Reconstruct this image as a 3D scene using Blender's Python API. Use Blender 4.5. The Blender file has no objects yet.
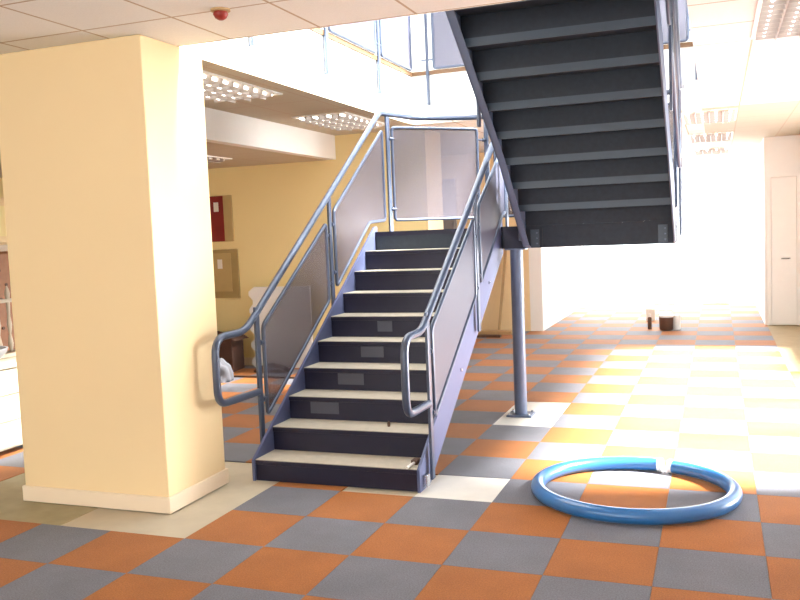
import bpy, bmesh, math, random
from mathutils import Vector, Matrix
random.seed(7)
S = bpy.context.scene
COL = S.collection

# ------------------------------------------------------------------ camera
cam_d = bpy.data.cameras.new('camera')
cam = bpy.data.objects.new('camera', cam_d); COL.objects.link(cam)
cam_d.sensor_fit = 'HORIZONTAL'; cam_d.sensor_width = 36.0
cam_d.lens = 853.0 / 800.0 * 36.0
cam_d.clip_start = 0.05; cam_d.clip_end = 300
yaw, pitch, roll = [math.radians(a) for a in (-20.51, -4.52, -2.32)]
fw = Vector((math.sin(yaw)*math.cos(pitch), math.cos(yaw)*math.cos(pitch), math.sin(pitch)))
r0 = Vector((math.cos(yaw), -math.sin(yaw), 0)); u0 = r0.cross(fw)
rv = r0*math.cos(roll) + u0*math.sin(roll); uv = -r0*math.sin(roll) + u0*math.cos(roll)
M4 = Matrix((rv, uv, -fw)).transposed().to_4x4()
M4.translation = Vector((2.794, -3.898, 1.646))
cam.matrix_world = M4
S.camera = cam

# ------------------------------------------------------------------ view, sky, sun
S.view_settings.view_transform = 'Standard'
S.view_settings.look = 'None'
S.view_settings.gamma = 1.0
S.view_settings.use_curve_mapping = False
S.view_settings.exposure = 0.0
SKY = 5.2
w = bpy.data.worlds.new('sky'); S.world = w; w.use_nodes = True
bg = w.node_tree.nodes['Background']
bg.inputs[0].default_value = (0.93, 0.97, 1.0, 1); bg.inputs[1].default_value = SKY

def light(name, kind, loc, direction, energy, color=(1, 1, 1), **kw):
    d = bpy.data.lights.new(name, kind); o = bpy.data.objects.new(name, d); COL.objects.link(o)
    d.energy = energy; d.color = color
    for k, v in kw.items(): setattr(d, k, v)
    o.location = loc
    o.rotation_euler = Vector(direction).to_track_quat('-Z', 'Y').to_euler()
    return o
light('sun', 'SUN', (9, 6, 8), (-1.0, -0.13, -0.93), 80.0, (1.0, 0.97, 0.92), angle=math.radians(12))
# added second sun, standing in for bright low sky through the glazed fronts
light('low_fill_sun', 'SUN', (9, 8, 2), (-1, -0.60, -0.03), 9.5, (1.0, 0.98, 0.97), angle=math.radians(28))
light('daylight_far', 'AREA', (1.8, 14.6, 1.6), (0, -1, -0.05), 300.0, (1.0, 0.99, 0.97), shape='RECTANGLE', size=3.4, size_y=2.8)

light('front_fill_light', 'AREA', (0, -7.1, 1.6), (0, 1, -0.02), 130.0, (1.0, 0.94, 0.85), shape='RECTANGLE', size=8.0, size_y=2.3)  # fill lamp added behind the viewer to brighten faces turned this way

# ------------------------------------------------------------------ materials
def newmat(name):
    m = bpy.data.materials.new(name); m.use_nodes = True
    nt = m.node_tree; b = nt.nodes['Principled BSDF']
    return m, nt, b
def lin(c):
    return tuple(((x/255)/12.92 if x/255 <= 0.04045 else ((x/255+0.055)/1.055)**2.4) for x in c)
def M(name, c, rough=0.6, metal=0.0, var=0.08, scale=8.0, bump=0.0, spec=0.5, bscale=120):
    """base colour with gentle procedural variation (wear, texture)"""
    m, nt, b = newmat(name)
    N = nt.nodes.new; L = nt.links.new
    tc = N('ShaderNodeTexCoord'); nz = N('ShaderNodeTexNoise')
    nz.inputs['Scale'].default_value = scale; nz.inputs['Detail'].default_value = 5
    L(tc.outputs['Object'], nz.inputs['Vector'])
    mx = N('ShaderNodeMix'); mx.data_type = 'RGBA'
    mx.inputs[6].default_value = tuple(x*(1-var) for x in c)+(1,)
    mx.inputs[7].default_value = tuple(min(1, x*(1+var)) for x in c)+(1,)
    L(nz.outputs[0], mx.inputs[0]); L(mx.outputs[2], b.inputs['Base Color'])
    b.inputs['Roughness'].default_value = rough; b.inputs['Metallic'].default_value = metal
    b.inputs['Specular IOR Level'].default_value = spec
    if bump:
        n2 = N('ShaderNodeTexNoise'); n2.inputs['Scale'].default_value = bscale
        L(tc.outputs['Object'], n2.inputs['Vector'])
        bp = N('ShaderNodeBump'); bp.inputs['Strength'].default_value = bump; bp.inputs['Distance'].default_value = 0.004
        L(n2.outputs[0], bp.inputs['Height']); L(bp.outputs[0], b.inputs['Normal'])
    return m
mat = {}
mat['cream'] = M('cream_paint', (0.92, 0.76, 0.38), 0.75, var=0.03, scale=1.5, bump=0.05)
mat['cream_pale'] = M('pale_cream_paint', (0.88, 0.67, 0.38), 0.7, var=0.03, scale=1.5, bump=0.05)
mat['white'] = M('white_paint', (0.90, 0.89, 0.86), 0.6, var=0.02)
mat['skirting'] = M('skirting_gloss_paint', (0.86, 0.70, 0.52), 0.4, var=0.03)
mat['navy'] = M('navy_gloss_paint', (0.012, 0.011, 0.030), 0.38, var=0.15, scale=14, spec=0.35)
mat['slate'] = M('slate_blue_paint', (0.10, 0.135, 0.225), 0.35, var=0.12, scale=10, spec=0.6)
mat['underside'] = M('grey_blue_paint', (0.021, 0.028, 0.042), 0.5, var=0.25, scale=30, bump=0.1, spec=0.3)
mat['lip'] = M('dull_slate_paint', (0.045, 0.068, 0.10), 0.4, var=0.12, scale=10)
mat['rail'] = M('blue_grey_satin_paint', (0.062, 0.082, 0.135), 0.3, metal=0.2, var=0.06, spec=0.7)
mat['stringer'] = M('blue_satin_paint', (0.092, 0.108, 0.21), 0.5, var=0.06, spec=0.3)
mat['steel'] = M('steel', (0.55, 0.57, 0.62), 0.25, metal=0.9, var=0.05)
mat['tread'] = M('dusty_vinyl', (0.50, 0.44, 0.35), 0.7, var=0.15, scale=20, bump=0.1)
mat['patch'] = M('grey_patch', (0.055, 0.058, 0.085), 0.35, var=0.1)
mat['screed'] = M('cement_screed', (0.56, 0.49, 0.37), 0.75, var=0.16, scale=5, bump=0.15, bscale=60)
mat['screed_old'] = M('old_adhesive_screed', (0.38, 0.33, 0.20), 0.7, var=0.22, scale=7, bump=0.15, bscale=60)
mat['tan_screed'] = M('brown_screed', (0.36, 0.27, 0.15), 0.8, var=0.15, scale=6, bump=0.15)
mat['white_screed'] = M('white_levelling_screed', (0.80, 0.78, 0.72), 0.7, var=0.08, scale=9, bump=0.1)
mat['timber'] = M('pale_timber', (0.50, 0.33, 0.16), 0.6, var=0.2, scale=12)
mat['dark_wood'] = M('dark_brown_wood', (0.10, 0.045, 0.025), 0.6, var=0.3, scale=10)
mat['dark'] = M('dark_void', (0.03, 0.03, 0.035), 0.6)
mat['grey'] = M('grey_paint', (0.30, 0.30, 0.31), 0.6)
mat['cardboard'] = M('brown_cardboard', (0.06, 0.025, 0.015), 0.8, var=0.3, scale=9, bump=0.2)
mat['dust_sheet'] = M('grey_cloth', (0.09, 0.09, 0.105), 0.85, var=0.2, scale=12, bump=0.2)
mat['paper'] = M('white_paper', (0.85, 0.82, 0.75), 0.7, var=0.03)
mat['red_cloth'] = M('dark_red_cloth', (0.24, 0.02, 0.015), 0.8, var=0.2)
mat['olive_board'] = M('olive_tan_board', (0.40, 0.29, 0.11), 0.6, var=0.12, scale=9)
mat['olive_light'] = M('tan_board', (0.52, 0.38, 0.16), 0.6, var=0.1, scale=9)
mat['brown_edge'] = M('brown_wood_edge', (0.15, 0.075, 0.03), 0.5, var=0.15)
mat['blue_pipe'] = M('blue_plastic_pipe', (0.03, 0.16, 0.42), 0.28, var=0.08, spec=0.7)
mat['red_plastic'] = M('red_plastic', (0.30, 0.02, 0.012), 0.4, var=0.03)
mat['tufted'] = M('brown_leather', (0.28, 0.12, 0.05), 0.5, var=0.25, scale=15)
mat['furn_white'] = M('white_furniture_paint', (0.50, 0.43, 0.33), 0.5, var=0.04)
mat['pink'] = M('pink_cloth', (0.75, 0.33, 0.30), 0.8)

def mat_tiles_ceiling(name, ca, cb_):
    m, nt, b = newmat(name); N = nt.nodes.new; L = nt.links.new
    tc = N('ShaderNodeTexCoord'); sp = N('ShaderNodeSeparateXYZ'); L(tc.outputs['Object'], sp.inputs[0])
    def line(ax, off):
        a = N('ShaderNodeMath'); a.operation = 'ADD'; a.inputs[1].default_value = off; L(sp.outputs[ax], a.inputs[0])
        mo = N('ShaderNodeMath'); mo.operation = 'PINGPONG'; mo.inputs[1].default_value = 0.3; L(a.outputs[0], mo.inputs[0])
        lt = N('ShaderNodeMath'); lt.operation = 'LESS_THAN'; lt.inputs[1].default_value = 0.008; L(mo.outputs[0], lt.inputs[0])
        return lt
    l1, l2 = line(0, 60 - 0.03), line(1, 60 - 0.13)
    mx = N('ShaderNodeMath'); mx.operation = 'MAXIMUM'; L(l1.outputs[0], mx.inputs[0]); L(l2.outputs[0], mx.inputs[1])
    nz = N('ShaderNodeTexNoise'); nz.inputs['Scale'].default_value = 160; L(tc.outputs['Object'], nz.inputs['Vector'])
    c1 = N('ShaderNodeMix'); c1.data_type = 'RGBA'; c1.inputs[6].default_value = ca; c1.inputs[7].default_value = cb_
    L(nz.outputs[0], c1.inputs[0])
    c2 = N('ShaderNodeMix'); c2.data_type = 'RGBA'; L(mx.outputs[0], c2.inputs[0]); L(c1.outputs[2], c2.inputs[6]); c2.inputs[7].default_value = (0.50, 0.38, 0.27, 1)
    L(c2.outputs[2], b.inputs['Base Color']); b.inputs['Roughness'].default_value = 0.85
    return m
mat['ceiling'] = mat_tiles_ceiling('white_ceiling_tile', (0.76, 0.74, 0.70, 1), (0.90, 0.88, 0.84, 1))
mat['ceiling_tan'] = mat_tiles_ceiling('tan_ceiling_tile', (0.46, 0.40, 0.30, 1), (0.62, 0.55, 0.42, 1))  # darker tan version of the tiles, for left bay and far right

def mat_carpet():
    m, nt, b = newmat('carpet_tiles'); N = nt.nodes.new; L = nt.links.new
    tc = N('ShaderNodeTexCoord')
    ck = N('ShaderNodeTexChecker'); ck.inputs['Scale'].default_value = 2.0
    mp = N('ShaderNodeMapping'); mp.inputs['Location'].default_value = (0, 0, 0.25)
    L(tc.outputs['Object'], mp.inputs['Vector']); L(mp.outputs[0], ck.inputs['Vector'])
    ck.inputs[1].default_value = (0, 0, 0, 1); ck.inputs[2].default_value = (1, 1, 1, 1)
    def var(scale, lo, hi, rough=0.6):
        nz = N('ShaderNodeTexNoise'); nz.inputs['Scale'].default_value = scale; nz.inputs['Detail'].default_value = 4; nz.inputs['Roughness'].default_value = rough
        L(tc.outputs['Object'], nz.inputs['Vector'])
        mr = N('ShaderNodeMapRange'); mr.inputs[1].default_value = 0.3; mr.inputs[2].default_value = 0.7
        mr.inputs[3].default_value = lo; mr.inputs[4].default_value = hi
        L(nz.outputs[0], mr.inputs[0]); return mr
    mx = N('ShaderNodeMix'); mx.data_type = 'RGBA'
    mx.inputs[6].default_value = (0.36, 0.122, 0.024, 1); mx.inputs[7].default_value = (0.160, 0.162, 0.190, 1)
    L(ck.outputs[1], mx.inputs[0])
    v1 = var(130, 0.72, 1.28); v2 = var(3, 0.9, 1.1)
    mm = N('ShaderNodeMath'); mm.operation = 'MULTIPLY'; L(v1.outputs[0], mm.inputs[0]); L(v2.outputs[0], mm.inputs[1])
    vm = N('ShaderNodeVectorMath'); vm.operation = 'SCALE'; L(mx.outputs[2], vm.inputs[0]); L(mm.outputs[0], vm.inputs[3])
    L(vm.outputs[0], b.inputs['Base Color'])
    b.inputs['Roughness'].default_value = 0.75; b.inputs['Specular IOR Level'].default_value = 0.2
    b.inputs['Sheen Weight'].default_value = 0.085; b.inputs['Sheen Roughness'].default_value = 0.4
    bp = N('ShaderNodeBump'); bp.inputs['Strength'].default_value = 0.35; bp.inputs['Distance'].default_value = 0.004
    nz = N('ShaderNodeTexNoise'); nz.inputs['Scale'].default_value = 220; L(tc.outputs['Object'], nz.inputs['Vector'])
    L(nz.outputs[0], bp.inputs['Height']); L(bp.outputs[0], b.inputs['Normal'])
    return m
mat['carpet'] = mat_carpet()

def mat_mesh(name, c, alpha):
    """finely perforated sheet metal"""
    m, nt, b = newmat(name); N = nt.nodes.new; L = nt.links.new
    tc = N('ShaderNodeTexCoord'); wv = N('ShaderNodeTexNoise'); wv.inputs['Scale'].default_value = 40
    L(tc.outputs['Object'], wv.inputs['Vector'])
    mx = N('ShaderNodeMix'); mx.data_type = 'RGBA'; mx.inputs[6].default_value = tuple(x*0.93 for x in c)+(1,); mx.inputs[7].default_value = tuple(c)+(1,)
    L(wv.outputs[0], mx.inputs[0]); L(mx.outputs[2], b.inputs['Base Color'])
    b.inputs['Roughness'].default_value = 0.45; b.inputs['Alpha'].default_value = alpha
    return m
mat['mesh'] = mat_mesh('perforated_sheet', (0.085, 0.074, 0.094), 0.60)
mat['mesh_blue'] = mat_mesh('blue_perforated_sheet', (0.085, 0.085, 0.15), 0.72)
mat['mesh_dense'] = mat_mesh('close_perforated_sheet', (0.080, 0.082, 0.125), 0.84)
def mat_glass():
    m = bpy.data.materials.new('clear_glass'); m.use_nodes = True; nt = m.node_tree
    nt.nodes.clear(); N = nt.nodes.new; L = nt.links.new
    o = N('ShaderNodeOutputMaterial'); t = N('ShaderNodeBsdfTransparent'); g = N('ShaderNodeBsdfGlossy')
    g.inputs['Roughness'].default_value = 0.02; t.inputs[0].default_value = (0.98, 0.99, 0.99, 1)
    mx = N('ShaderNodeMixShader'); mx.inputs[0].default_value = 0.04; L(t.outputs[0], mx.inputs[1]); L(g.outputs[0], mx.inputs[2]); L(mx.outputs[0], o.inputs[0])
    return m
mat['glass'] = mat_glass()
def mat_emit(name, c, s):
    m, nt, b = newmat(name)
    b.inputs['Base Color'].default_value = c+(1,); b.inputs['Emission Color'].default_value = c+(1,); b.inputs['Emission Strength'].default_value = s
    return m
mat['tube_on'] = mat_emit('lit_fluorescent_tube', (1.0, 0.97, 0.90), 7.0)
mat['louvre'] = M('aluminium_louvre', (0.42, 0.38, 0.36), 0.5, var=0.05)

# ------------------------------------------------------------------ mesh helpers
class MB:
    def __init__(s): s.bm = bmesh.new()
    def box(s, x0, x1, y0, y1, z0, z1, mtx=None):
        vs = [s.bm.verts.new(v) for v in ((x0,y0,z0),(x1,y0,z0),(x1,y1,z0),(x0,y1,z0),(x0,y0,z1),(x1,y0,z1),(x1,y1,z1),(x0,y1,z1))]
        for f in ((3,2,1,0),(4,5,6,7),(0,1,5,4),(1,2,6,5),(2,3,7,6),(3,0,4,7)): s.bm.faces.new([vs[i] for i in f])
        if mtx: 
            for v in vs: v.co = mtx @ v.co
        return s
    def prism(s, poly, x0, x1, axis='x'):
        """poly of 2D points extruded along an axis: x -> (y,z), y -> (x,z), z -> (x,y)"""
        def P(a, b, t): return {'x': (t, a, b), 'y': (a, t, b), 'z': (a, b, t)}[axis]
        A = [s.bm.verts.new(P(a, b, x0)) for a, b in poly]; B = [s.bm.verts.new(P(a, b, x1)) for a, b in poly]
        n = len(poly); s.bm.faces.new(A); s.bm.faces.new(B[::-1])
        for i in range(n): s.bm.faces.new((A[i], B[i], B[(i+1) % n], A[(i+1) % n]))
        return s
    def tube(s, pts, r, seg=12, closed=False, cap=True):
        pts = [Vector(p) for p in pts]; n = len(pts); rings = []
        tan = []
        for i in range(n):
            if closed: t = pts[(i+1) % n] - pts[i-1]
            else: t = pts[min(i+1, n-1)] - pts[max(i-1, 0)]
            tan.append(t.normalized())
        nrm = tan[0].orthogonal().normalized()
        for i in range(n):
            nrm = (nrm - tan[i]*nrm.dot(tan[i])).normalized(); bn = tan[i].cross(nrm)
            rr = r
            if 0 < i < n-1:
                a = (pts[i]-pts[i-1]).normalized().dot((pts[i+1]-pts[i]).normalized())
                rr = r/max(0.6, math.sqrt((1+a)/2))if a < 0.999 else r
                rings.append([s.bm.verts.new(pts[i] + (nrm*math.cos(q)+bn*math.sin(q))*r) for q in [2*math.pi*k/seg for k in range(seg)]])
            else:
                rings.append([s.bm.verts.new(pts[i] + (nrm*math.cos(q)+bn*math.sin(q))*r) for q in [2*math.pi*k/seg for k in range(seg)]])
        for i in range(n if closed else n-1):
            a, b = rings[i], rings[(i+1) % n]
            for k in range(seg): s.bm.faces.new((a[k], a[(k+1) % seg], b[(k+1) % seg], b[k]))
        if cap and not closed: s.bm.faces.new(rings[0][::-1]); s.bm.faces.new(rings[-1])
        return s
    def cyl(s, c, r, z0, z1, seg=24, r2=None):
        r2 = r if r2 is None else r2
        return s.lathe(c, [(r, z0), (r2, z1)], seg)
    def lathe(s, c, prof, seg=24, ax=1, ay=1):
        rings = [[s.bm.verts.new((c[0]+ax*r*math.cos(2*math.pi*k/seg), c[1]+ay*r*math.sin(2*math.pi*k/seg), z)) for k in range(seg)] for r, z in prof]
        for a, b in zip(rings, rings[1:]):
            for k in range(seg): s.bm.faces.new((a[k], a[(k+1) % seg], b[(k+1) % seg], b[k]))
        s.bm.faces.new(rings[0][::-1]); s.bm.faces.new(rings[-1]); return s
    def build(s, name, m, parent=None, smooth=None, bevel=0, loc=None):
        bmesh.ops.recalc_face_normals(s.bm, faces=s.bm.faces)
        me = bpy.data.meshes.new(name)
        if parent is not None:
            L = parent_origin(parent)
            bmesh.ops.translate(s.bm, verts=s.bm.verts, vec=-L)
        s.bm.to_mesh(me); s.bm.free()
        if smooth is not None:
            for p in me.polygons: p.use_smooth = True
            try: me.set_sharp_from_angle(angle=math.radians(smooth))
            except Exception: pass
        me.materials.append(mat[m] if isinstance(m, str) else m)
        o = bpy.data.objects.new(name, me); COL.objects.link(o)
        if parent is not None: o.parent = parent
        if bevel:
            b = o.modifiers.new('bevel', 'BEVEL'); b.width = bevel; b.segments = 2; b.limit_method = 'ANGLE'
        return o
def parent_origin(p):
    v = Vector((0, 0, 0))
    while p is not None: v += p.location; p = p.parent
    return v
def tag(o, label=None, cat=None, group=None, kind=None):
    if label: o['label'] = label
    if cat: o['category'] = cat
    if group: o['group'] = group
    if kind: o['kind'] = kind
    return o
def thing(name, loc, label, cat, group=None):
    o = bpy.data.objects.new(name, None); COL.objects.link(o); o.location = loc; o.empty_display_size = 0.1
    return tag(o, label, cat, group)
def struct(o, label=None):
    o['kind'] = 'structure'
    if label: o['label'] = label
    return o
def fillet(pts, r, n=8):
    """round the corners of a polyline"""
    pts = [Vector(p) for p in pts]; out = [pts[0]]
    for i in range(1, len(pts)-1):
        a, b, c = pts[i-1], pts[i], pts[i+1]
        u = (a-b); v = (c-b); rr = min(r[i] if isinstance(r, (list, tuple)) else r, u.length*0.49, v.length*0.49)
        p0 = b + u.normalized()*rr; p1 = b + v.normalized()*rr
        for k in range(n+1):
            t = k/n; out.append(p0*(1-t)**2 + b*2*t*(1-t) + p1*t*t)
    out.append(pts[-1]); return out

# ------------------------------------------------------------------ floor
H = 2.86
def rect(x0, x1, y0, y1, z0, z1): return MB().box(x0, x1, y0, y1, z0, z1)
fl = struct(rect(-6.2, 4.7, -6.9, 14.2, -0.15, -0.008).build('floor', 'screed'), 'pale cement screed floor under the carpet tiles')
# carpet tiles, with some lifted: one mesh of 0.5 m cells
bare = set()
for i in range(-4, 0):
    for j in range(0, 3): bare.add((i, j))
bare |= {(1, 2), (2, 2), (2, 6), (2, 7)}
cb = MB()
for i in range(-12, 9):
    for j in range(-13, 28):
        if (i, j) in bare or (i >= 7 and 12 <= j <= 20): continue
        x0, x1, y0, y1 = i*.5+.001, i*.5+.499, j*.5+.001, j*.5+.499
        if y0 > 13.2 and j > 27: continue
        cb.box(x0, x1, y0, y1, -0.008, 0.0)
struct(cb.build('floor', 'carpet'), 'chequered carpet of orange and blue-grey tiles')
struct(rect(-7, -0.88, 0, 1.5, -0.008, -0.004).build('floor', 'screed_old'), 'darker stained strip of bare screed left of the column')
struct(rect(3.5, 4.5, 6.0, 10.3, -0.008, -0.003).build('floor', 'tan_screed'), 'brown bare strip of floor along the right side')
struct(rect(1.0, 1.5, 1.0, 1.5, -0.008, -0.003).build('floor', 'white_screed'), 'bare white square beside the stair foot')
struct(rect(1.0, 1.5, 3.0, 4.0, -0.008, -0.003).build('floor', 'white_screed'), 'bare white square around the stair post')

# ------------------------------------------------------------------ ceiling and atrium opening
AX0, AX1, AY0, AY1 = -0.44, 2.65, 0.75, 5.4
UF = 3.40
def slab(x0, x1, y0, y1, m='ceiling'): return struct(rect(x0, x1, y0, y1, H, H+0.03).build('ceiling', m), 'suspended ceiling of square tiles')
slab(-6.0, 4.68, -6.7, AY0); slab(-1.58, AX0, AY0, 5.75, 'ceiling_tan'); slab(AX1, 4.68, AY0, 6.1); slab(AX1, 4.68, 6.1, 14, 'ceiling_tan'); slab(AX0, AX1, AY1, 14); slab(-6.0, AX0, 5.9, 14)
struct(rect(-7, -1.70, AY0, 5.75, 2.57, 2.60).build('ceiling', 'ceiling_tan'), 'lower ceiling bay beyond the boxed beam')
struct(rect(-7, -1.69, AY0, 5.75, 2.605, 2.63).build('ceiling', 'white'))
for a in ((-6.0, 4.68, -6.7, AY0), (-6.0, AX0, AY0, AY1), (AX1, 4.68, AY0, AY1), (-6.0, 4.68, AY1, 14)):
    struct(rect(*a, H+0.03, UF).build('floor', 'white'), 'upper floor slab with its white edge round the stair well')
struct(rect(-1.70, -1.58, AY0, 5.75, 2.57, H).build('trim_1', 'white'), 'white boxed beam under the ceiling')
# brown edging along the upper floor
for n, a in enumerate(((AX0-0.03, AX0+0.015, AY0, AY1+0.0), (AX0-0.03, AX1+0.03, AY1-0.015, AY1+0.03), (AX1-0.015, AX1+0.03, AY0, AY1-0.02))):
    struct(rect(*a, UF, UF+0.045).build('trim_%d' % (n+2), 'brown_edge'), 'brown wooden edging of the upper floor')

# ------------------------------------------------------------------ walls
struct(rect(-7, AX0, 5.75, 5.9, 0, 3.0).build('wall_back', 'cream'), 'cream wall behind the left bay')
struct(rect(AX0-0.001, AX0+0.02, 5.75, 6.35, 0, H).build('trim_5', 'cream_pale'), 'pale end of the cream wall')
struct(rect(-7, 0.0, 9.45, 9.6, 0, H).build('wall_far', 'cream_pale'), 'cream far wall seen under the landing')
struct(rect(0.0, 0.2, 9.45, 13.8, 0, H).build('wall_inner', 'white'), 'white wall running back beside the carpet')
struct(rect(3.47, 4.7, 10.3, 14.0, 0, H).build('wall_corner', 'white'), 'white boxed-out corner at the far right')
struct(rect(-6.15, -6.0, -7, 9.6, 0, 6).build('wall_left', 'cream'))
# the column
cx0, cx1, cy0, cy1 = -1.46, -0.345, 0.35, 0.99
struct(rect(cx0, cx1, cy0, cy1, 0, H).build('wall_column', 'cream_pale', bevel=0.008), 'large square cream column in the foreground')
sk = MB(); t = 0.014
sk.box(cx0-t, cx1+t, cy0-t, cy1+t, 0, 0.10)
struct(sk.build('baseboard_column', 'skirting', bevel=0.004), 'low skirting round the cream column')
struct(rect(-6, AX0, 5.735, 5.75, 0, 0.10).build('baseboard_back', 'skirting'))
# front wall behind the camera, with glazing
def glazed(n, axis, at, a0, a1, z0, z1, nm, label):
    """window with frame, mullions and pane in a wall lying in the plane axis=at"""
    fb = MB(); k = 0.05
    def bar(u0, u1, v0, v1):
        if axis == 'x': fb.box(at-0.04, at+0.04, u0, u1, v0, v1)
        else: fb.box(u0, u1, at-0.04, at+0.04, v0, v1)
    bar(a0, a1, z0, z0+k); bar(a0, a1, z1-k, z1); 
    for q in range(nm+1):
        u = a0 + (a1-a0)*q/nm; bar(max(a0, u-k/2), min(a1, u+k/2), z0+k, z1-k)
    f = fb.build('window_%d' % n, 'white'); struct(f, label)
    pb = MB()
    if axis == 'x': pb.box(at-0.004, at+0.004, a0+0.02, a1-0.02, z0+0.02, z1-0.02)
    else: pb.box(a0+0.02, a1-0.02, at-0.004, at+0.004, z0+0.02, z1-0.02)
    pb.build('pane', 'glass', f)
WX = 4.6
glazed(1, 'x', WX, 1.9, 6.0, 0.0, 2.70, 3, 'full-height glazed shopfront on the right')
glazed(2, 'x', WX, 6.0, 8.0, 0.95, 2.70, 2, 'window above a low wall on the right')
glazed(3, 'y', 13.9, 0.2, 3.47, 0.0, 2.75, 1, 'full-height glazing at the far end')
glazed(4, 'y', -6.6, -4.5, 4.0, 0.6, 2.6, 5, 'added window behind the viewer, letting in fill light')  # unseen window, added so fill reaches the column front
rw = MB(); rw.box(WX-.08, WX+.08, -6.7, 1.9, 0, H); rw.box(WX-.08, WX+.08, 1.9, 6.0, 2.70, H); rw.box(WX-.08, WX+.08, 6.0, 10.3, 0, 0.95)
rw.box(WX-.08, WX+.08, 6.0, 10.3, 2.70, H); rw.box(WX-.08, WX+.08, 8.0, 10.3, .95, 2.7)
struct(rw.build('wall_right', 'white'))
fw_ = MB(); fw_.box(-6, -4.5, -6.7, -6.5, 0, H); fw_.box(4.0, 4.52, -6.7, -6.5, 0, H); fw_.box(-4.5, 4.0, -6.7, -6.5, 0, 0.6); fw_.box(-4.5, 4.0, -6.7, -6.5, 2.6, H)
struct(fw_.build('wall_front', 'cream_pale'))
struct(rect(0.2, 3.47, 13.8, 14.0, 2.75, H).build('wall_end', 'white'))
# upper storey shell with an open glazed roof over the well
uw = MB(); uw.box(-4.0, -3.85, -3, 10, UF, 6.2); uw.box(-4, 4.68, 9.0, 9.15, UF, 6.2); uw.box(4.55, 4.68, -3, 9, UF, 3.9); uw.box(4.55, 4.68, -3, 0, 3.9, 6.2); uw.box(4.55, 4.68, 7, 9, 3.9, 6.2); uw.box(-4, 4.68, -3.15, -3, UF, 6.2)
struct(uw.build('wall_upper', 'white'), 'white walls of the upper floor')
ur = MB(); ur.box(-4, 4.68, -3, 0.2, 6.2, 6.35); ur.box(-4, 4.68, 6.2, 9.1, 6.2, 6.35); ur.box(-4, -1.3, 0.2, 6.2, 6.2, 6.35); ur.box(3.6, 4.68, 0.2, 6.2, 6.2, 6.35)
struct(ur.build('ceiling', 'white'), 'ceiling of the upper floor')
sl = MB()
for k in range(5): sl.box(-1.3+k*1.2, -1.24+k*1.2, 0.2, 6.2, 6.22, 6.30)
skl = struct(sl.build('window_5', 'white'), 'roof light above the stair well')
rect(-1.28, 3.58, 0.22, 6.18, 6.25, 6.26).build('pane', 'glass', skl)

glazed(6, 'x', 4.61, 0.0, 7.0, 3.9, 6.2, 5, 'added tall windows of the upper floor, brightening the well edge')  # unseen glazing added to throw daylight on the left well edge
# doors
def door(n, x0, x1, y, z1, m, mf, label):
    f = MB(); f.box(x0-.06, x0, y-.04, y+.02, 0, z1+.06); f.box(x1, x1+.06, y-.04, y+.02, 0, z1+.06); f.box(x0, x1, y-.04, y+.02, z1, z1+.06)
    d = struct(f.build('door_%d' % n, mf), label)
    lf = rect(x0+.005, x1-.005, y-.03, y+.0, 0.01, z1-.005).build('door_leaf', m, d)
    h = MB(); h.tube(fillet([(x1-.10, y-.03, 1.02), (x1-.10, y-.08, 1.02), (x1-.22, y-.08, 1.02)], 0.02), 0.010, 8)
    h.build('handle', 'steel', lf, smooth=40)
door(1, -1.95, -1.22, 9.45, 2.42, 'grey', 'grey', 'dark grey door in the far wall behind the landing')
door(2, 3.56, 3.92, 10.3, 2.25, 'white', 'white', 'white door at the far right end')
struct(rect(3.97, 4.06, 10.17, 10.29, 0, 2.8).build('trim_6', 'white', bevel=0.005), 'white upright beside the far door')

# ------------------------------------------------------------------ ceiling lights
def ceiling_light(x0, x1, y0, y1, z, label, group, lit=True, nx=4, ny=8):
    t = thing('ceiling_light', ((x0+x1)/2, (y0+y1)/2, z), label, 'ceiling light', group)
    f = MB(); w_ = 0.025
    f.box(x0, x1, y0, y0+w_, z-.012, z-0.001); f.box(x0, x1, y1-w_, y1, z-.012, z-0.001); f.box(x0, x0+w_, y0+w_, y1-w_, z-.012, z-0.001); f.box(x1-w_, x1, y0+w_, y1-w_, z-.012, z-0.001)
    f.build('frame', 'white', t)
    g = MB()
    for k in range(1, nx): 
        u = x0+(x1-x0)*k/nx; g.prism([(u-.004, z-.045), (u+.004, z-.045), (u+.014, z-.003), (u-.014, z-.003)], y0+w_, y1-w_, 'y')
    for k in range(1, ny):
        u = y0+(y1-y0)*k/ny; g.prism([(u-.004, z-.045), (u+.004, z-.045), (u+.014, z-.003), (u-.014, z-.003)], x0+w_, x1-w_, 'x')
    g.build('louvre', 'louvre', t)
    for k in range(nx):
        u = x0+(x1-x0)*(k+.5)/nx
        tb = MB(); tb.tube([(u, y0+.06, z-.018), (u, y1-.06, z-.018)], 0.011, 8); tb.build('tube', 'tube_on' if lit else 'white', t, smooth=40)
    return t
G = 'louvred ceiling lights'
ceiling_light(-1.24, -0.64, 1.45, 2.65, H, 'louvred ceiling light closest to the column, over the left bay', G)
ceiling_light(-1.24, -0.64, 3.95, 5.15, H, 'louvred ceiling light above the top of the left handrail', G)
ceiling_light(-3.0, -2.4, 4.1, 4.7, 2.57, 'dim louvred light in the lower ceiling beyond the boxed beam', G, lit=False, ny=4)
ys = [6.27, 8.95, 11.65]
lab = ['louvred light closest to the camera in the row right of the stairs', 'second louvred light of the row right of the stairs', 'farthest louvred light of the row right of the stairs']
for y, l in zip(ys, lab): ceiling_light(2.42, 3.02, y, y+1.2, H, l, G, ny=5)
ceiling_light(3.02, 3.62, 1.25, 2.45, H, 'louvred ceiling light in the top right corner of the view', G, ny=10)

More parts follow.
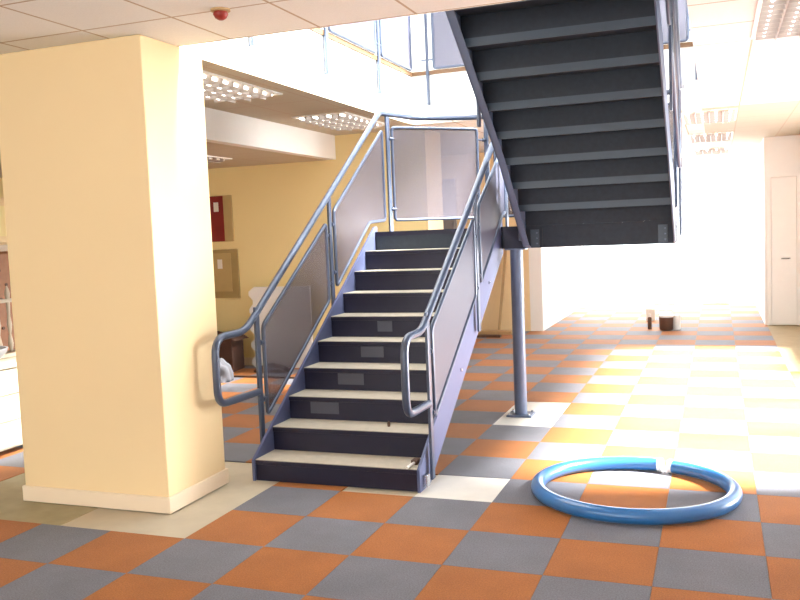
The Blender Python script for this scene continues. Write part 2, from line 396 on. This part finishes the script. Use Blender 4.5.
# fire detector on the near ceiling
fd = thing('fire_detector', (0.344, 0.12, H), 'small red fire alarm sounder on the near ceiling', 'fire alarm')
MB().lathe((0.344, 0.12), [(0.052, H), (0.052, H-.010), (0.04, H-.014)]).build('mounting_base', 'timber', fd, smooth=40)
MB().lathe((0.344, 0.12), [(0.036, H-.014), (0.04, H-.026), (0.030, H-.045), (0.014, H-.055)]).build('sounder', 'red_plastic', fd, smooth=50)

# ------------------------------------------------------------------ THE STAIRCASE
st = thing('staircase', (1.1, 2.5, 0), 'navy blue steel staircase with half landing, mesh balustrades and tubular handrails', 'staircase')
LX0, LX1, UX0, UX1 = -0.19, 1.02, 1.23, 2.47
G_, R_ = 0.262, 0.168
Y1, Z1 = 1.085, 0.147
ny_ = lambda k: Y1 + G_*(k-1)
nz_ = lambda k: Z1 + R_*(k-1)
zn = lambda y: Z1 + R_*(y-Y1)/G_         # nosing line
LZ = nz_(10)                             # landing level
LY = 3.44
for k in range(1, 10):
    tr = MB().box(LX0+.02, LX1-.02, ny_(k), ny_(k)+G_+.015, nz_(k)-.034, nz_(k)-.004).build('tread', 'navy', st, bevel=0.004)
    MB().box(LX0+.022, LX1-.022, ny_(k)+.004, ny_(k)+G_+.014, nz_(k)-.004, nz_(k)).build('tread_covering', 'tread', tr)
    MB().box(LX0+.02, LX1-.02, ny_(k)+.012, ny_(k)+.020, (nz_(k-1) if k > 1 else 0.0), nz_(k)-.034).build('riser', 'navy', st)
MB().box(LX0+.02, LX1-.02, LY+.012, LY+.020, nz_(9), LZ-.04).build('riser', 'navy', st)
# slightly paler rectangles on four risers
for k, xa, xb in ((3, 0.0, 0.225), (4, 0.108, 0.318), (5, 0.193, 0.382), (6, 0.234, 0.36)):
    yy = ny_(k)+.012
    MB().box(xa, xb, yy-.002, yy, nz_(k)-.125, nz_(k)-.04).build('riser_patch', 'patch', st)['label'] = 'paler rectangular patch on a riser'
# stringers of the lower flight
def stringer(x0, x1, top=0.05, bot=0.27):
    yb = Y1 + (bot - Z1)*G_/R_
    poly = [(Y1-.012, 0), (yb, 0), (LY+.06, zn(LY+.06)-bot), (LY+.06, LZ+.05), (LY, zn(LY)+top), (Y1-.012, zn(Y1)+.0)]
    return MB().prism(poly, x0, x1, 'x')
stringer(LX0, LX0+.02).build('stringer', 'stringer', st, bevel=0.003)
stringer(LX1-.02, LX1, 0.06).build('stringer', 'stringer', st, bevel=0.003)
# landing: deck and edge channel, chamfered at the back
deck = [(-.19, LY), (2.47, LY), (2.47, 3.95), (1.72, 4.74), (0.56, 4.74), (-.19, 3.95)]
MB().prism(deck, LZ-.04, LZ, 'z').build('landing_deck', 'navy', st)
ed = MB()
for a, b in zip(deck, deck[1:]+deck[:1]):
    a = Vector(a); b = Vector(b); d = (b-a).normalized(); n = Vector((d.y, -d.x))
    q = [a, b, b - n*.03, a - n*.03]
    ed.prism([tuple(v) for v in q], 1.468, LZ-.041, 'z')
ed.build('landing_edge_beam', 'underside', st)
MB().box(UX0, UX1, LY-.022, LY, 1.468, LZ).build('landing_edge_beam', 'underside', st, bevel=0.002)
for xa in (UX0+.055, UX1-.13):
    c = MB().box(xa, xa+.075, LY-.030, LY-.022, 1.475, 1.625).build('cleat', 'lip', st, bevel=0.002)
    for zz in (1.505, 1.55, 1.595):
        b_ = MB(); b_.tube([(xa+.055, LY-.030, zz), (xa+.055, LY-.040, zz)], 0.007, 6); b_.build('bolt', 'slate', c)
MB().box(UX0+.15, UX0+.158, LY-.032, LY-.022, 1.475, 1.63).build('cleat', 'underside', st)
# upper flight
RU, GU, YU = 0.175, 0.262, 3.42
uz = lambda k: LZ + RU*k
uy = lambda k: YU - GU*(k-1)
for k in range(1, 11):
    if k < 10:
        MB().box(UX0+.014, UX1-.006, uy(k+1)-.005, uy(k)+.015, uz(k)-.03, uz(k)).build('tread', 'underside', st, bevel=0.003)
        lp = MB().box(UX0+.014, UX1-.006, uy(k+1)-.012, uy(k+1)-.002, uz(k)-.055, uz(k)-.0)
        lp.build('tread_lip', 'lip', st)
    MB().box(UX0+.014, UX1-.006, uy(k)-.010, uy(k)-.002, uz(k-1)-.0, uz(k)-.03).build('riser', 'underside', st)
MB().box(UX0, UX1, AY0+.002, uy(10)+.015, uz(10)-.04, uz(10)).build('top_plate', 'underside', st)
ul = lambda y: 1.625 + RU/GU*(3.42-y)
for xa, xb, fx in ((UX0, UX0+.014, UX0+.055), (UX1-.006, UX1+.004, UX1)):
    ytop = AY0+.004
    pb = [(LY-.02, 1.468), (3.34, 1.49), (2.55, ul(2.55)-.055), (1.1, ul(1.1)-.05), (ytop, ul(1.1)-.05), (ytop, UF+.05), (1.06, UF+.05), (LY-.02, ul(LY)+.33)]
    s_ = MB().prism(pb, xa, xb, 'x').build('stringer', 'slate', st)
    # bottom flange
    fl_ = MB(); f0, f1 = min(xa, fx), max(xb, fx)
    path = [(LY-.02, 1.468), (3.34, 1.49), (2.55, ul(2.55)-.055), (1.1, ul(1.1)-.05)]
    for p, q in zip(path, path[1:]):
        fl_.prism([p, q, (q[0], q[1]+.008), (p[0], p[1]+.008)], f0, f1, 'x')
    fl_.build('flange', 'slate', s_)
# support post
pc = (1.156, 3.412)
sp_ = MB().cyl(pc, 0.055, 0.012, 1.468, 28).build('support_post', 'slate', st, smooth=40)
bp_ = MB().box(pc[0]-.11, pc[0]+.11, pc[1]-.10, pc[1]+.10, -0.003, 0.014).build('base_plate', 'slate', sp_, bevel=0.003)
MB().box(pc[0]-.09, pc[0]+.09, pc[1]-.06, pc[1]+.06, 1.456, 1.468).build('cap_plate', 'slate', sp_)
for dx, dy in ((-.085, -.075), (.085, -.075), (-.085, .075), (.085, .075)):
    MB().cyl((pc[0]+dx, pc[1]+dy), 0.012, 0.014, 0.030, 6).build('bolt', 'steel', sp_)
MB().box(UX0-.17, UX0, 3.36, 3.44, 1.468, 1.640).build('link_beam', 'navy', st)

# --- balustrades
def post(x, y, z0, z1, dy=0.0, ang=0.0):
    mt = Matrix.Translation((x, y, 0)) @ Matrix.Rotation(ang, 4, 'Z')
    b = MB().box(-.010, .010, -.026, .026, z0, z1, mt)
    return b.build('baluster_post', 'rail', st, bevel=0.004)
def panel(corners, parent=st, mm='mesh'):
    """closed 3D outline -> tubular frame with perforated sheet"""
    cs = [Vector(c) for c in corners]
    n = len(cs); loop = []
    for i in range(n):
        a, b, c = cs[i-1], cs[i], cs[(i+1) % n]
        p0 = b+(a-b).normalized()*.035; p1 = b+(c-b).normalized()*.035
        for k in range(5):
            t = k/4; loop.append(p0*(1-t)**2+b*2*t*(1-t)+p1*t*t)
    f = MB().tube(loop, 0.0150, 10, closed=True).build('panel_frame', 'rail', parent, smooth=50)
    sh = MB(); nrm = (cs[1]-cs[0]).cross(cs[2]-cs[1]).normalized()*.0012
    A = [sh.bm.verts.new(v+nrm) for v in loop]; B = [sh.bm.verts.new(v-nrm) for v in loop]
    sh.bm.faces.new(A); sh.bm.faces.new(B[::-1]); m_ = len(loop)
    for i in range(m_): sh.bm.faces.new((A[i], B[i], B[(i+1) % m_], A[(i+1) % m_]))
    sh.build('mesh_sheet', mm, f)
    return f
def clamp(p, d, par=st):
    """small peg with disc joining a post to a panel frame"""
    p = Vector(p); d = Vector(d)
    b = MB(); b.tube([p, p+d], 0.010, 8); b.tube([p+d*.35-d.normalized()*.008, p+d*.35+d.normalized()*.008], 0.020, 10)
    b.build('clamp', 'rail', par, smooth=40)
def side(x, yp, pb, pt, rail_h, loop_y, off, zlo=0.58):
    """balustrade of the lower flight at plane x; yp = post positions"""
    rl = lambda y: zn(y)+rail_h
    xp = x
    pts = [(x, 1.28, zlo-.02), (x, loop_y, zlo), (x, loop_y, 1.015), (x, 1.17, rl(1.17)+.0), (x, 3.66, rl(3.66))]
    return pts
# left side
xl = -0.225; RH = 0.905
rl = lambda y: zn(y)+RH
ztop = rl(3.80)
land_rail = [(-.19, 3.95), (-.06, 4.36), (.30, 4.66), (.60, 4.75), (1.68, 4.75), (2.05, 4.62), (2.34, 4.30), (2.52, 3.95), (2.52, 3.50)]
railpts = fillet([(xl, 1.28, .575), (xl, .76, .585), (xl, .76, 1.02), (xl, 1.14, 1.02), (xl, 3.80, ztop), (xl+.015, 3.87, ztop+.0)] +
                 [(a, b, ztop) for a, b in land_rail[:-1]], [0, .10, .12, .10, .10, .06, .12, .12, .12, .12, .12, .12, .12, .12, .12, .12], 6)
urail = lambda y: LZ + RU/GU*(3.42+GU-y) + 0.90
up_rail = fillet([tuple(railpts[-1]), (2.52, 3.72, ztop), (2.52, 3.45, urail(3.45)), (2.52, 1.05, urail(1.05)), (2.52, 0.80, UF+1.0)], 0.08, 5)
MB().tube(railpts, 0.025, 16).build('handrail', 'rail', st, smooth=60)
MB().tube(up_rail, 0.025, 16).build('handrail', 'rail', st, smooth=60)
xr = 1.05
rr = lambda y: zn(y)+RH-.0
MB().tube(fillet([(xr, 1.22, .545), (xr, .80, .555), (xr, .80, 1.02), (xr, 1.12, 1.02), (xr, 3.40, rr(3.40)), (xr, 3.60, ztop-.18), (xr+.17, 3.60, ztop-.18), (xr+.17, 3.40, urail(3.40)),
                  (xr+.17, 1.05, urail(1.05)), (xr+.17, .80, UF+1.0)], [0, .10, .12, .10, .1, .08, .08, .08, .08, .08], 6), 0.025, 16).build('handrail', 'rail', st, smooth=60)
lp_ = [1.30, 2.58, 3.92]
for y in lp_[:2]: post(xl, y, zn(y)-.20, rl(y)-.02)
post(-.195, 3.93, LZ-.12, ztop-.02, ang=-.3)
for y in (1.24, 2.50): post(xr, y, zn(y)-.20, rr(y)-.02)
post(xr, 3.55, LZ-.12, ztop-.22)
pbot, ptop = 0.055, 0.69
def sp(x, y0, y1, b, t): return [(x, y0, zn(y0)+b), (x, y1, zn(y1)+b), (x, y1, zn(y1)+t), (x, y0, zn(y0)+t)]
panel(sp(xl, 1.385, 2.50, pbot, ptop))
panel([(xl, 2.665, zn(2.665)+pbot), (xl, 3.44, LZ+.09), (xl, 3.85, LZ+.11), (xl, 3.85, zn(3.85)+ptop+.02), (xl, 2.665, zn(2.665)+ptop)])
panel(sp(xr, 1.32, 2.42, 0.14, 0.72), mm='mesh_dense')
panel([(xr, 2.585, zn(2.585)+.12), (xr, 3.40, LZ+.12), (xr, 3.48, LZ+.12), (xr, 3.48, zn(3.44)+.70), (xr, 2.585, zn(2.585)+.72)], mm='mesh_dense')
for x, ys_ in ((xl, (1.30, 2.58)), (xr, (1.24, 2.50))):
    for i, y in enumerate(ys_):
        for h in (0.20, 0.60): 
            clamp((x, y, zn(y)+h+.03), (0, .095, 0))
            if i: clamp((x, y, zn(y)+h-.06), (0, -.095, 0))
# landing balustrade panels
lpn = [((-.17, 3.98), (.50, 4.67)), ((.66, 4.75), (1.62, 4.75)), ((1.77, 4.67), (2.46, 3.98))]
for a, b in lpn:
    panel([(a[0], a[1], LZ+.11), (b[0], b[1], LZ+.11), (b[0], b[1], LZ+1.01), (a[0], a[1], LZ+1.01)])
for x, y, an in ((.58, 4.74, 1.2), (1.70, 4.74, -1.2), (2.50, 3.93, .3)): post(x, y, LZ-.12, ztop-.02, ang=an)
for h in (.22, .90):
    clamp((-.195, 3.93, LZ+h), (.045, .055, 0)); clamp((.58, 4.74, LZ+h), (-.075, -.06, 0))
# outer and inner balustrade of the upper flight
uzn = lambda y: LZ + RU/GU*(3.42+GU-y)
for x in (2.52, xr+.17):
    for y in (3.30, 2.05, 0.95): post(x, y, uzn(y)-.38, urail(y)-.02)
    for y0, y1 in ((3.20, 2.15), (1.95, 1.05)):
        panel([(x, y0, uzn(y0)+.08), (x, y1, uzn(y1)+.08), (x, y1, uzn(y1)+.70), (x, y0, uzn(y0)+.70)])
        for h in (.22, .55): clamp((x, y0+.1, uzn(y0+.1)+h), (0, -.1, 0))
# fixing lugs at the foot of the right stringer
lg = MB(); lg.box(LX1, LX1+.03, 1.13, 1.19, .02, .10); lg.build('foot_bracket', 'steel', st, bevel=0.004)
for x, y in ((1.02, 2.05), (1.02, 2.95)):
    b = MB(); b.tube([(x, y, zn(y)-.14), (x+.012, y, zn(y)-.14)], .012, 10); b.build('bolt', 'steel', st)

# ------------------------------------------------------------------ gallery balustrades of the upper floor
def gallery(name, pts_posts, pans, off, label):
    g = thing(name, pts_posts[0]+(UF,), label, 'balustrade')
    for (x, y) in pts_posts:
        b = MB().tube([(x, y, 3.06), (x, y, UF+1.1)], .019, 12); b.build('baluster_post', 'rail', g, smooth=40)
        for h in (.16, .85):
            c = MB().tube([(x+off[0]*-.07, y-off[1]*.07, UF+h), (x+off[0]*.07, y+off[1]*.07, UF+h)], .011, 8); c.build('clamp', 'rail', g, smooth=40)
    for a, b in pans:
        panel([(a[0], a[1], UF+.06), (b[0], b[1], UF+.06), (b[0], b[1], UF+1.0), (a[0], a[1], UF+1.0)], g, 'mesh_blue')
    p0 = pts_posts[0]; p1 = pts_posts[-1]
    MB().tube([(p0[0], p0[1], UF+1.12), (p1[0], p1[1], UF+1.12)], .024, 12).build('handrail', 'rail', g, smooth=40)
gx = AX0+.025
gallery('gallery_balustrade', [(gx, 1.78), (gx, 3.08), (gx, 4.34)], [((gx, 1.86), (gx, 3.0)), ((gx, 3.16), (gx, 4.26)), ((gx, 4.42), (gx, 5.34))], (0, 1),
        'mesh balustrade of the upper gallery running back along the left edge of the well')
gy = AY1-.025
gallery('gallery_balustrade', [(-.235, gy), (1.2, gy), (2.62, gy)], [((-.16, gy), (.50, gy)), ((.58, gy), (1.12, gy)), ((1.28, gy), (1.9, gy)), ((1.98, gy), (2.54, gy))], (1, 0),
        'mesh balustrade of the upper gallery along the far edge of the well')

# ------------------------------------------------------------------ coil of blue pipe
rg = thing('pipe_ring', (2.29, 1.47, 0), 'loop of blue plastic pipe lying on the carpet', 'pipe')
cpts = []
a0 = math.radians(80); n = 90
gap = math.radians(6)
for k in range(n+1):
    t = k/n; a = math.radians(74) + gap/2 + (2*math.pi-gap)*t
    rx, ry = 0.575, 0.54
    z = 0.046 + 0.02*math.sin(math.pi*t)**2*0
    cpts.append((2.30+rx*math.cos(a), 1.342+ry*math.sin(a), z))
pp = MB().tube(cpts, 0.043, 20).build('pipe', 'blue_pipe', rg, smooth=60)
for a, b in ((0, 1), (-1, -2)):
    p = Vector(cpts[a]); d = (Vector(cpts[a])-Vector(cpts[b])).normalized()
    MB().tube([p-d*.02, p+d*.008], 0.0445, 20).build('end_cap', 'white', rg, smooth=60)['label'] = 'white taped end of the pipe'

# ------------------------------------------------------------------ pots on the far carpet
pt = thing('paint_tub', (2.05, 9.63, 0), 'small dark brown tub with a white lid on the far carpet', 'tub')
MB().lathe((2.05, 9.63), [(.085, 0), (.10, .02), (.105, .20)], 24).build('body', 'dark_wood', pt, smooth=40)
MB().lathe((2.05, 9.63), [(.112, .20), (.115, .225), (.10, .235)], 24).build('lid', 'white', pt, smooth=40)
MB().tube(fillet([(1.95, 9.63, .21), (1.95, 9.63, .29), (2.15, 9.63, .29), (2.15, 9.63, .21)], .08), .005, 6).build('handle', 'steel', pt, smooth=40)
c = thing('spray_can', (1.80, 9.75, 0), 'slim can standing left of the brown tub', 'can')
MB().lathe((1.80, 9.75), [(.028, 0), (.03, .01), (.03, .17), (.018, .19)], 16).build('body', 'dark_wood', c, smooth=40)
MB().lathe((1.80, 9.75), [(.02, .19), (.02, .235)], 16).build('cap', 'white', c, smooth=40)
c = tag(MB().lathe((2.20, 9.72), [(.05, 0), (.055, .02), (.055, .22)], 20).build('plastic_bottle', 'white', smooth=40), 'white bottle just right of the brown tub', 'bottle')
c = tag(MB().box(1.66, 1.80, 10.9, 11.02, 0, .20).build('white_carton', 'paper', bevel=.004), 'small white carton farther back, left of the brown tub', 'carton')

# ------------------------------------------------------------------ things on the steps
a = thing('dusting_brush', (.94, 1.12, nz_(1)), 'small brush with pale handle at the right end of the bottom step', 'brush')
MB().tube([(.935, 1.07, nz_(1)+.012), (.945, 1.18, nz_(1)+.014)], .010, 8).build('handle', 'paper', a, smooth=40)
MB().box(.925, .965, 1.18, 1.25, nz_(1)+.001, nz_(1)+.03).build('bristles', 'dark_wood', a)
b = MB(); b.lathe((.655, 1.50), [(.010, nz_(2)), (.011, nz_(2)+.02), (.007, nz_(2)+.036)], 12)
tag(b.build('bottle_stopper', 'dark_wood', smooth=40), 'tiny dark red stopper standing on the second step', 'stopper')

# ------------------------------------------------------------------ left bay wall: two framed boards
def framed(name, x0, x1, z0, z1, inner, mi, mf, label):
    y = 5.748
    o = thing(name, ((x0+x1)/2, y, z0), label, 'picture', None)
    MB().box(x0, x1, y-.03, y-.0005, z0, z1).build('board', mf, o, bevel=.006)
    MB().box(*inner[:2], y-.036, y-.03, *inner[2:]).build('panel', mi, o, bevel=.002)
    MB().box(inner[0]+.12, inner[0]+.19, y-.040, y-.036, inner[3]-.20, inner[3]-.08).build('paper_tag', 'paper', o)
framed('framed_board', -3.50, -3.07, 1.62, 2.215, (-3.45, -3.19, 1.625, 2.21), 'red_cloth', 'olive_light', 'upper board on the cream wall, half covered in dark red with white tag')
framed('framed_board', -3.46, -3.02, 0.885, 1.515, (-3.44, -3.12, .97, 1.47), 'olive_light', 'olive_board', 'lower olive tan board on the cream wall with a small white tag')

# white sheet leaning against the wall with scalloped edge
ws = MB(); poly = [(-1.95, 0.0), (-1.95, 1.03)]
poly += [(-2.74, 1.03)]
for k in range(9):
    z = 1.0-k*.11
    poly += [(-2.80 + (.035 if k % 2 else -.02), z-.03), (-2.80+(.035 if k % 2 else -.02), z-.08)]
poly.append((-2.78, 0.0))
ws.prism(poly, 5.60, 5.63, 'y')
tag(ws.build('foam_board', 'white', bevel=.004), 'pale board with scalloped left edge leaning on the cream wall behind the mesh panel', 'board')
# brown stack and grey cloth
bx = thing('cardboard_box', (-3.0, 5.25, 0), 'crushed dark brown box standing by the cream wall', 'box')
q = MB(); 
q.box(-3.45, -2.86, 5.15, 5.50, 0, .46, Matrix.Translation((-3.1, 5.3, 0)) @ Matrix.Rotation(.12, 4, 'Z') @ Matrix.Translation((3.1, -5.3, 0)))
q.build('body', 'cardboard', bx, bevel=.01)
MB().prism([(-3.35, .47), (-2.88, .465), (-2.76, .40), (-3.3, .50)], 5.12, 5.46, 'y').build('flap', 'cardboard', bx)
def lump(name, c, sx, sy, sz, m, label, cat, seed):
    rnd = random.Random(seed); bm = bmesh.new(); bmesh.ops.create_icosphere(bm, subdivisions=4, radius=1)
    ph = [rnd.uniform(0, 6) for _ in range(6)]
    for v in bm.verts:
        p = v.co; k = 1+.12*math.sin(5*p.x+ph[0])*math.cos(4*p.y+ph[1])+.08*math.sin(9*p.y+ph[2]+5*p.z)+.06*math.sin(13*p.x+ph[3])
        v.co = Vector((p.x*sx*k, p.y*sy*k, max(0, p.z)*sz*k)) + Vector(c)
    o = MB(); o.bm.free(); o.bm = bm
    return tag(o.build(name, m, smooth=80), label, cat)
lump('dust_sheet', (-2.72, 4.60, 0), .20, .16, .26, 'dust_sheet', 'heap of grey cloth on the carpet beyond the column', 'cloth', 3)
lump('bin_bag', (-2.36, 5.3, 0), .22, .12, .10, 'dark_wood', 'flat dark bag on the carpet at the wall foot', 'bag', 5)
tag(MB().box(-3.2, -1.7, 4.86, 4.90, 0.0, .02).build('skirting_length', 'dark_wood', bevel=.002), 'long thin dark batten lying on the carpet behind the left loop', 'batten')

# timbers below the landing
wp = MB()
tag(MB().box(-.95, -.22, 9.0, 9.22, 0, .05).build('timber_plank', 'timber', bevel=.004), 'flat pale plank lying by the far wall left of the post', 'plank')
tag(MB().box(-.98, -.30, 8.62, 8.72, 0, .035).build('timber_batten', 'dark_wood', bevel=.003), 'dark thin batten lying in front of the pale plank', 'batten')
mt = Matrix.Translation((-.47, 9.25, 0)) @ Matrix.Rotation(.09, 4, 'Y') @ Matrix.Rotation(-.10, 4, 'X')
tag(MB().box(-.02, .02, -.012, .012, 0, 1.35, mt).build('leaning_batten', 'timber'), 'pale batten leaning upright against the far wall', 'batten')

# ------------------------------------------------------------------ furniture at the far left edge
ch = thing('chest_of_drawers', (-2.8, 1.3, 0), 'white chest of drawers left of the column', 'chest of drawers')
MB().box(-3.05, -2.52, .55, 2.0, .05, .70).build('body', 'furn_white', ch, bevel=.004)
MB().box(-3.08, -2.48, .52, 2.03, .70, .735).build('top', 'furn_white', ch, bevel=.006)
for y in (.60, 1.90):
    for x in (-3.02, -2.60): MB().box(x, x+.06, y, y+.06, 0, .05).build('foot', 'furn_white', ch)
for z0, z1 in ((.07, .26), (.28, .47), (.49, .68)):
    for y0, y1 in ((.57, 1.98),):
        d = MB().box(-2.52, -2.50, y0, y1, z0, z1).build('drawer', 'furn_white', ch, bevel=.004)
        for yk in (.92, 1.63):
            kb = MB(); kb.tube([(-2.50, yk, (z0+z1)/2), (-2.475, yk, (z0+z1)/2)], .012, 10); kb.build('knob', 'steel', d, smooth=40)
tag(MB().lathe((-2.68, 1.20), [(.08, .736), (.12, .745), (.20, .82), (.215, .86), (.20, .86), (.17, .80)], 28, 1, 1.0).build('shallow_bowl', 'grey', smooth=50), 'shallow grey bowl on top of the white chest', 'bowl')
sh_ = thing('spindle_rack', (-2.86, 1.55, .736), 'white turned spindle rack standing on the white chest behind the bowl', 'rack')
MB().box(-2.94, -2.78, 1.40, 1.98, .736, .77).build('base_rail', 'furn_white', sh_, bevel=.004)
MB().box(-2.885, -2.835, 1.40, 1.98, 1.19, 1.22).build('top_rail', 'furn_white', sh_, bevel=.004)
for k in range(5):
    y = 1.47+k*.12
    MB().lathe((-2.86, y), [(.012, .77), (.024, .84), (.010, .92), (.022, 1.0), (.012, 1.08), (.018, 1.19), (.018, 1.22), (.024, 1.26), (.016, 1.30), (.004, 1.33)], 12).build('spindle', 'furn_white', sh_, smooth=60)
hb = thing('tufted_headboard', (-3.3, 2.2, 0), 'brown buttoned headboard standing behind the white chest', 'headboard')
MB().box(-3.34, -3.26, .9, 3.2, 0, 1.62).build('panel', 'tufted', hb, bevel=.02)
MB().box(-3.36, -3.22, .88, 3.22, 1.62, 1.68).build('top_rail', 'furn_white', hb, bevel=.006)
bb = MB()
for r in range(6):
    for k in range(16):
        y = .98+k*.14+(.07 if r % 2 else 0); z = .80+r*.13
        bb.tube([(-3.262, y, z), (-3.25, y, z)], .014, 8)
bb.build('buttons', 'dark_wood', hb)['kind'] = 'stuff'
wc = thing('wall_cabinet', (-3.6, 2.2, 1.70), 'cream panelled cupboard above the buttoned headboard', 'cupboard')
MB().box(-3.80, -3.42, .9, 3.2, 0, 2.12).build('body', 'cream_pale', wc, bevel=.004)
for y0, y1 in ((.93, 2.04), (2.06, 3.17)):
    d = MB().box(-3.42, -3.40, y0, y1, 1.70, 2.10).build('door', 'cream_pale', wc, bevel=.004)
    MB().box(-3.40, -3.395, y0+.06, y1-.06, 1.76, 2.04).build('raised_panel', 'cream', d, bevel=.003)
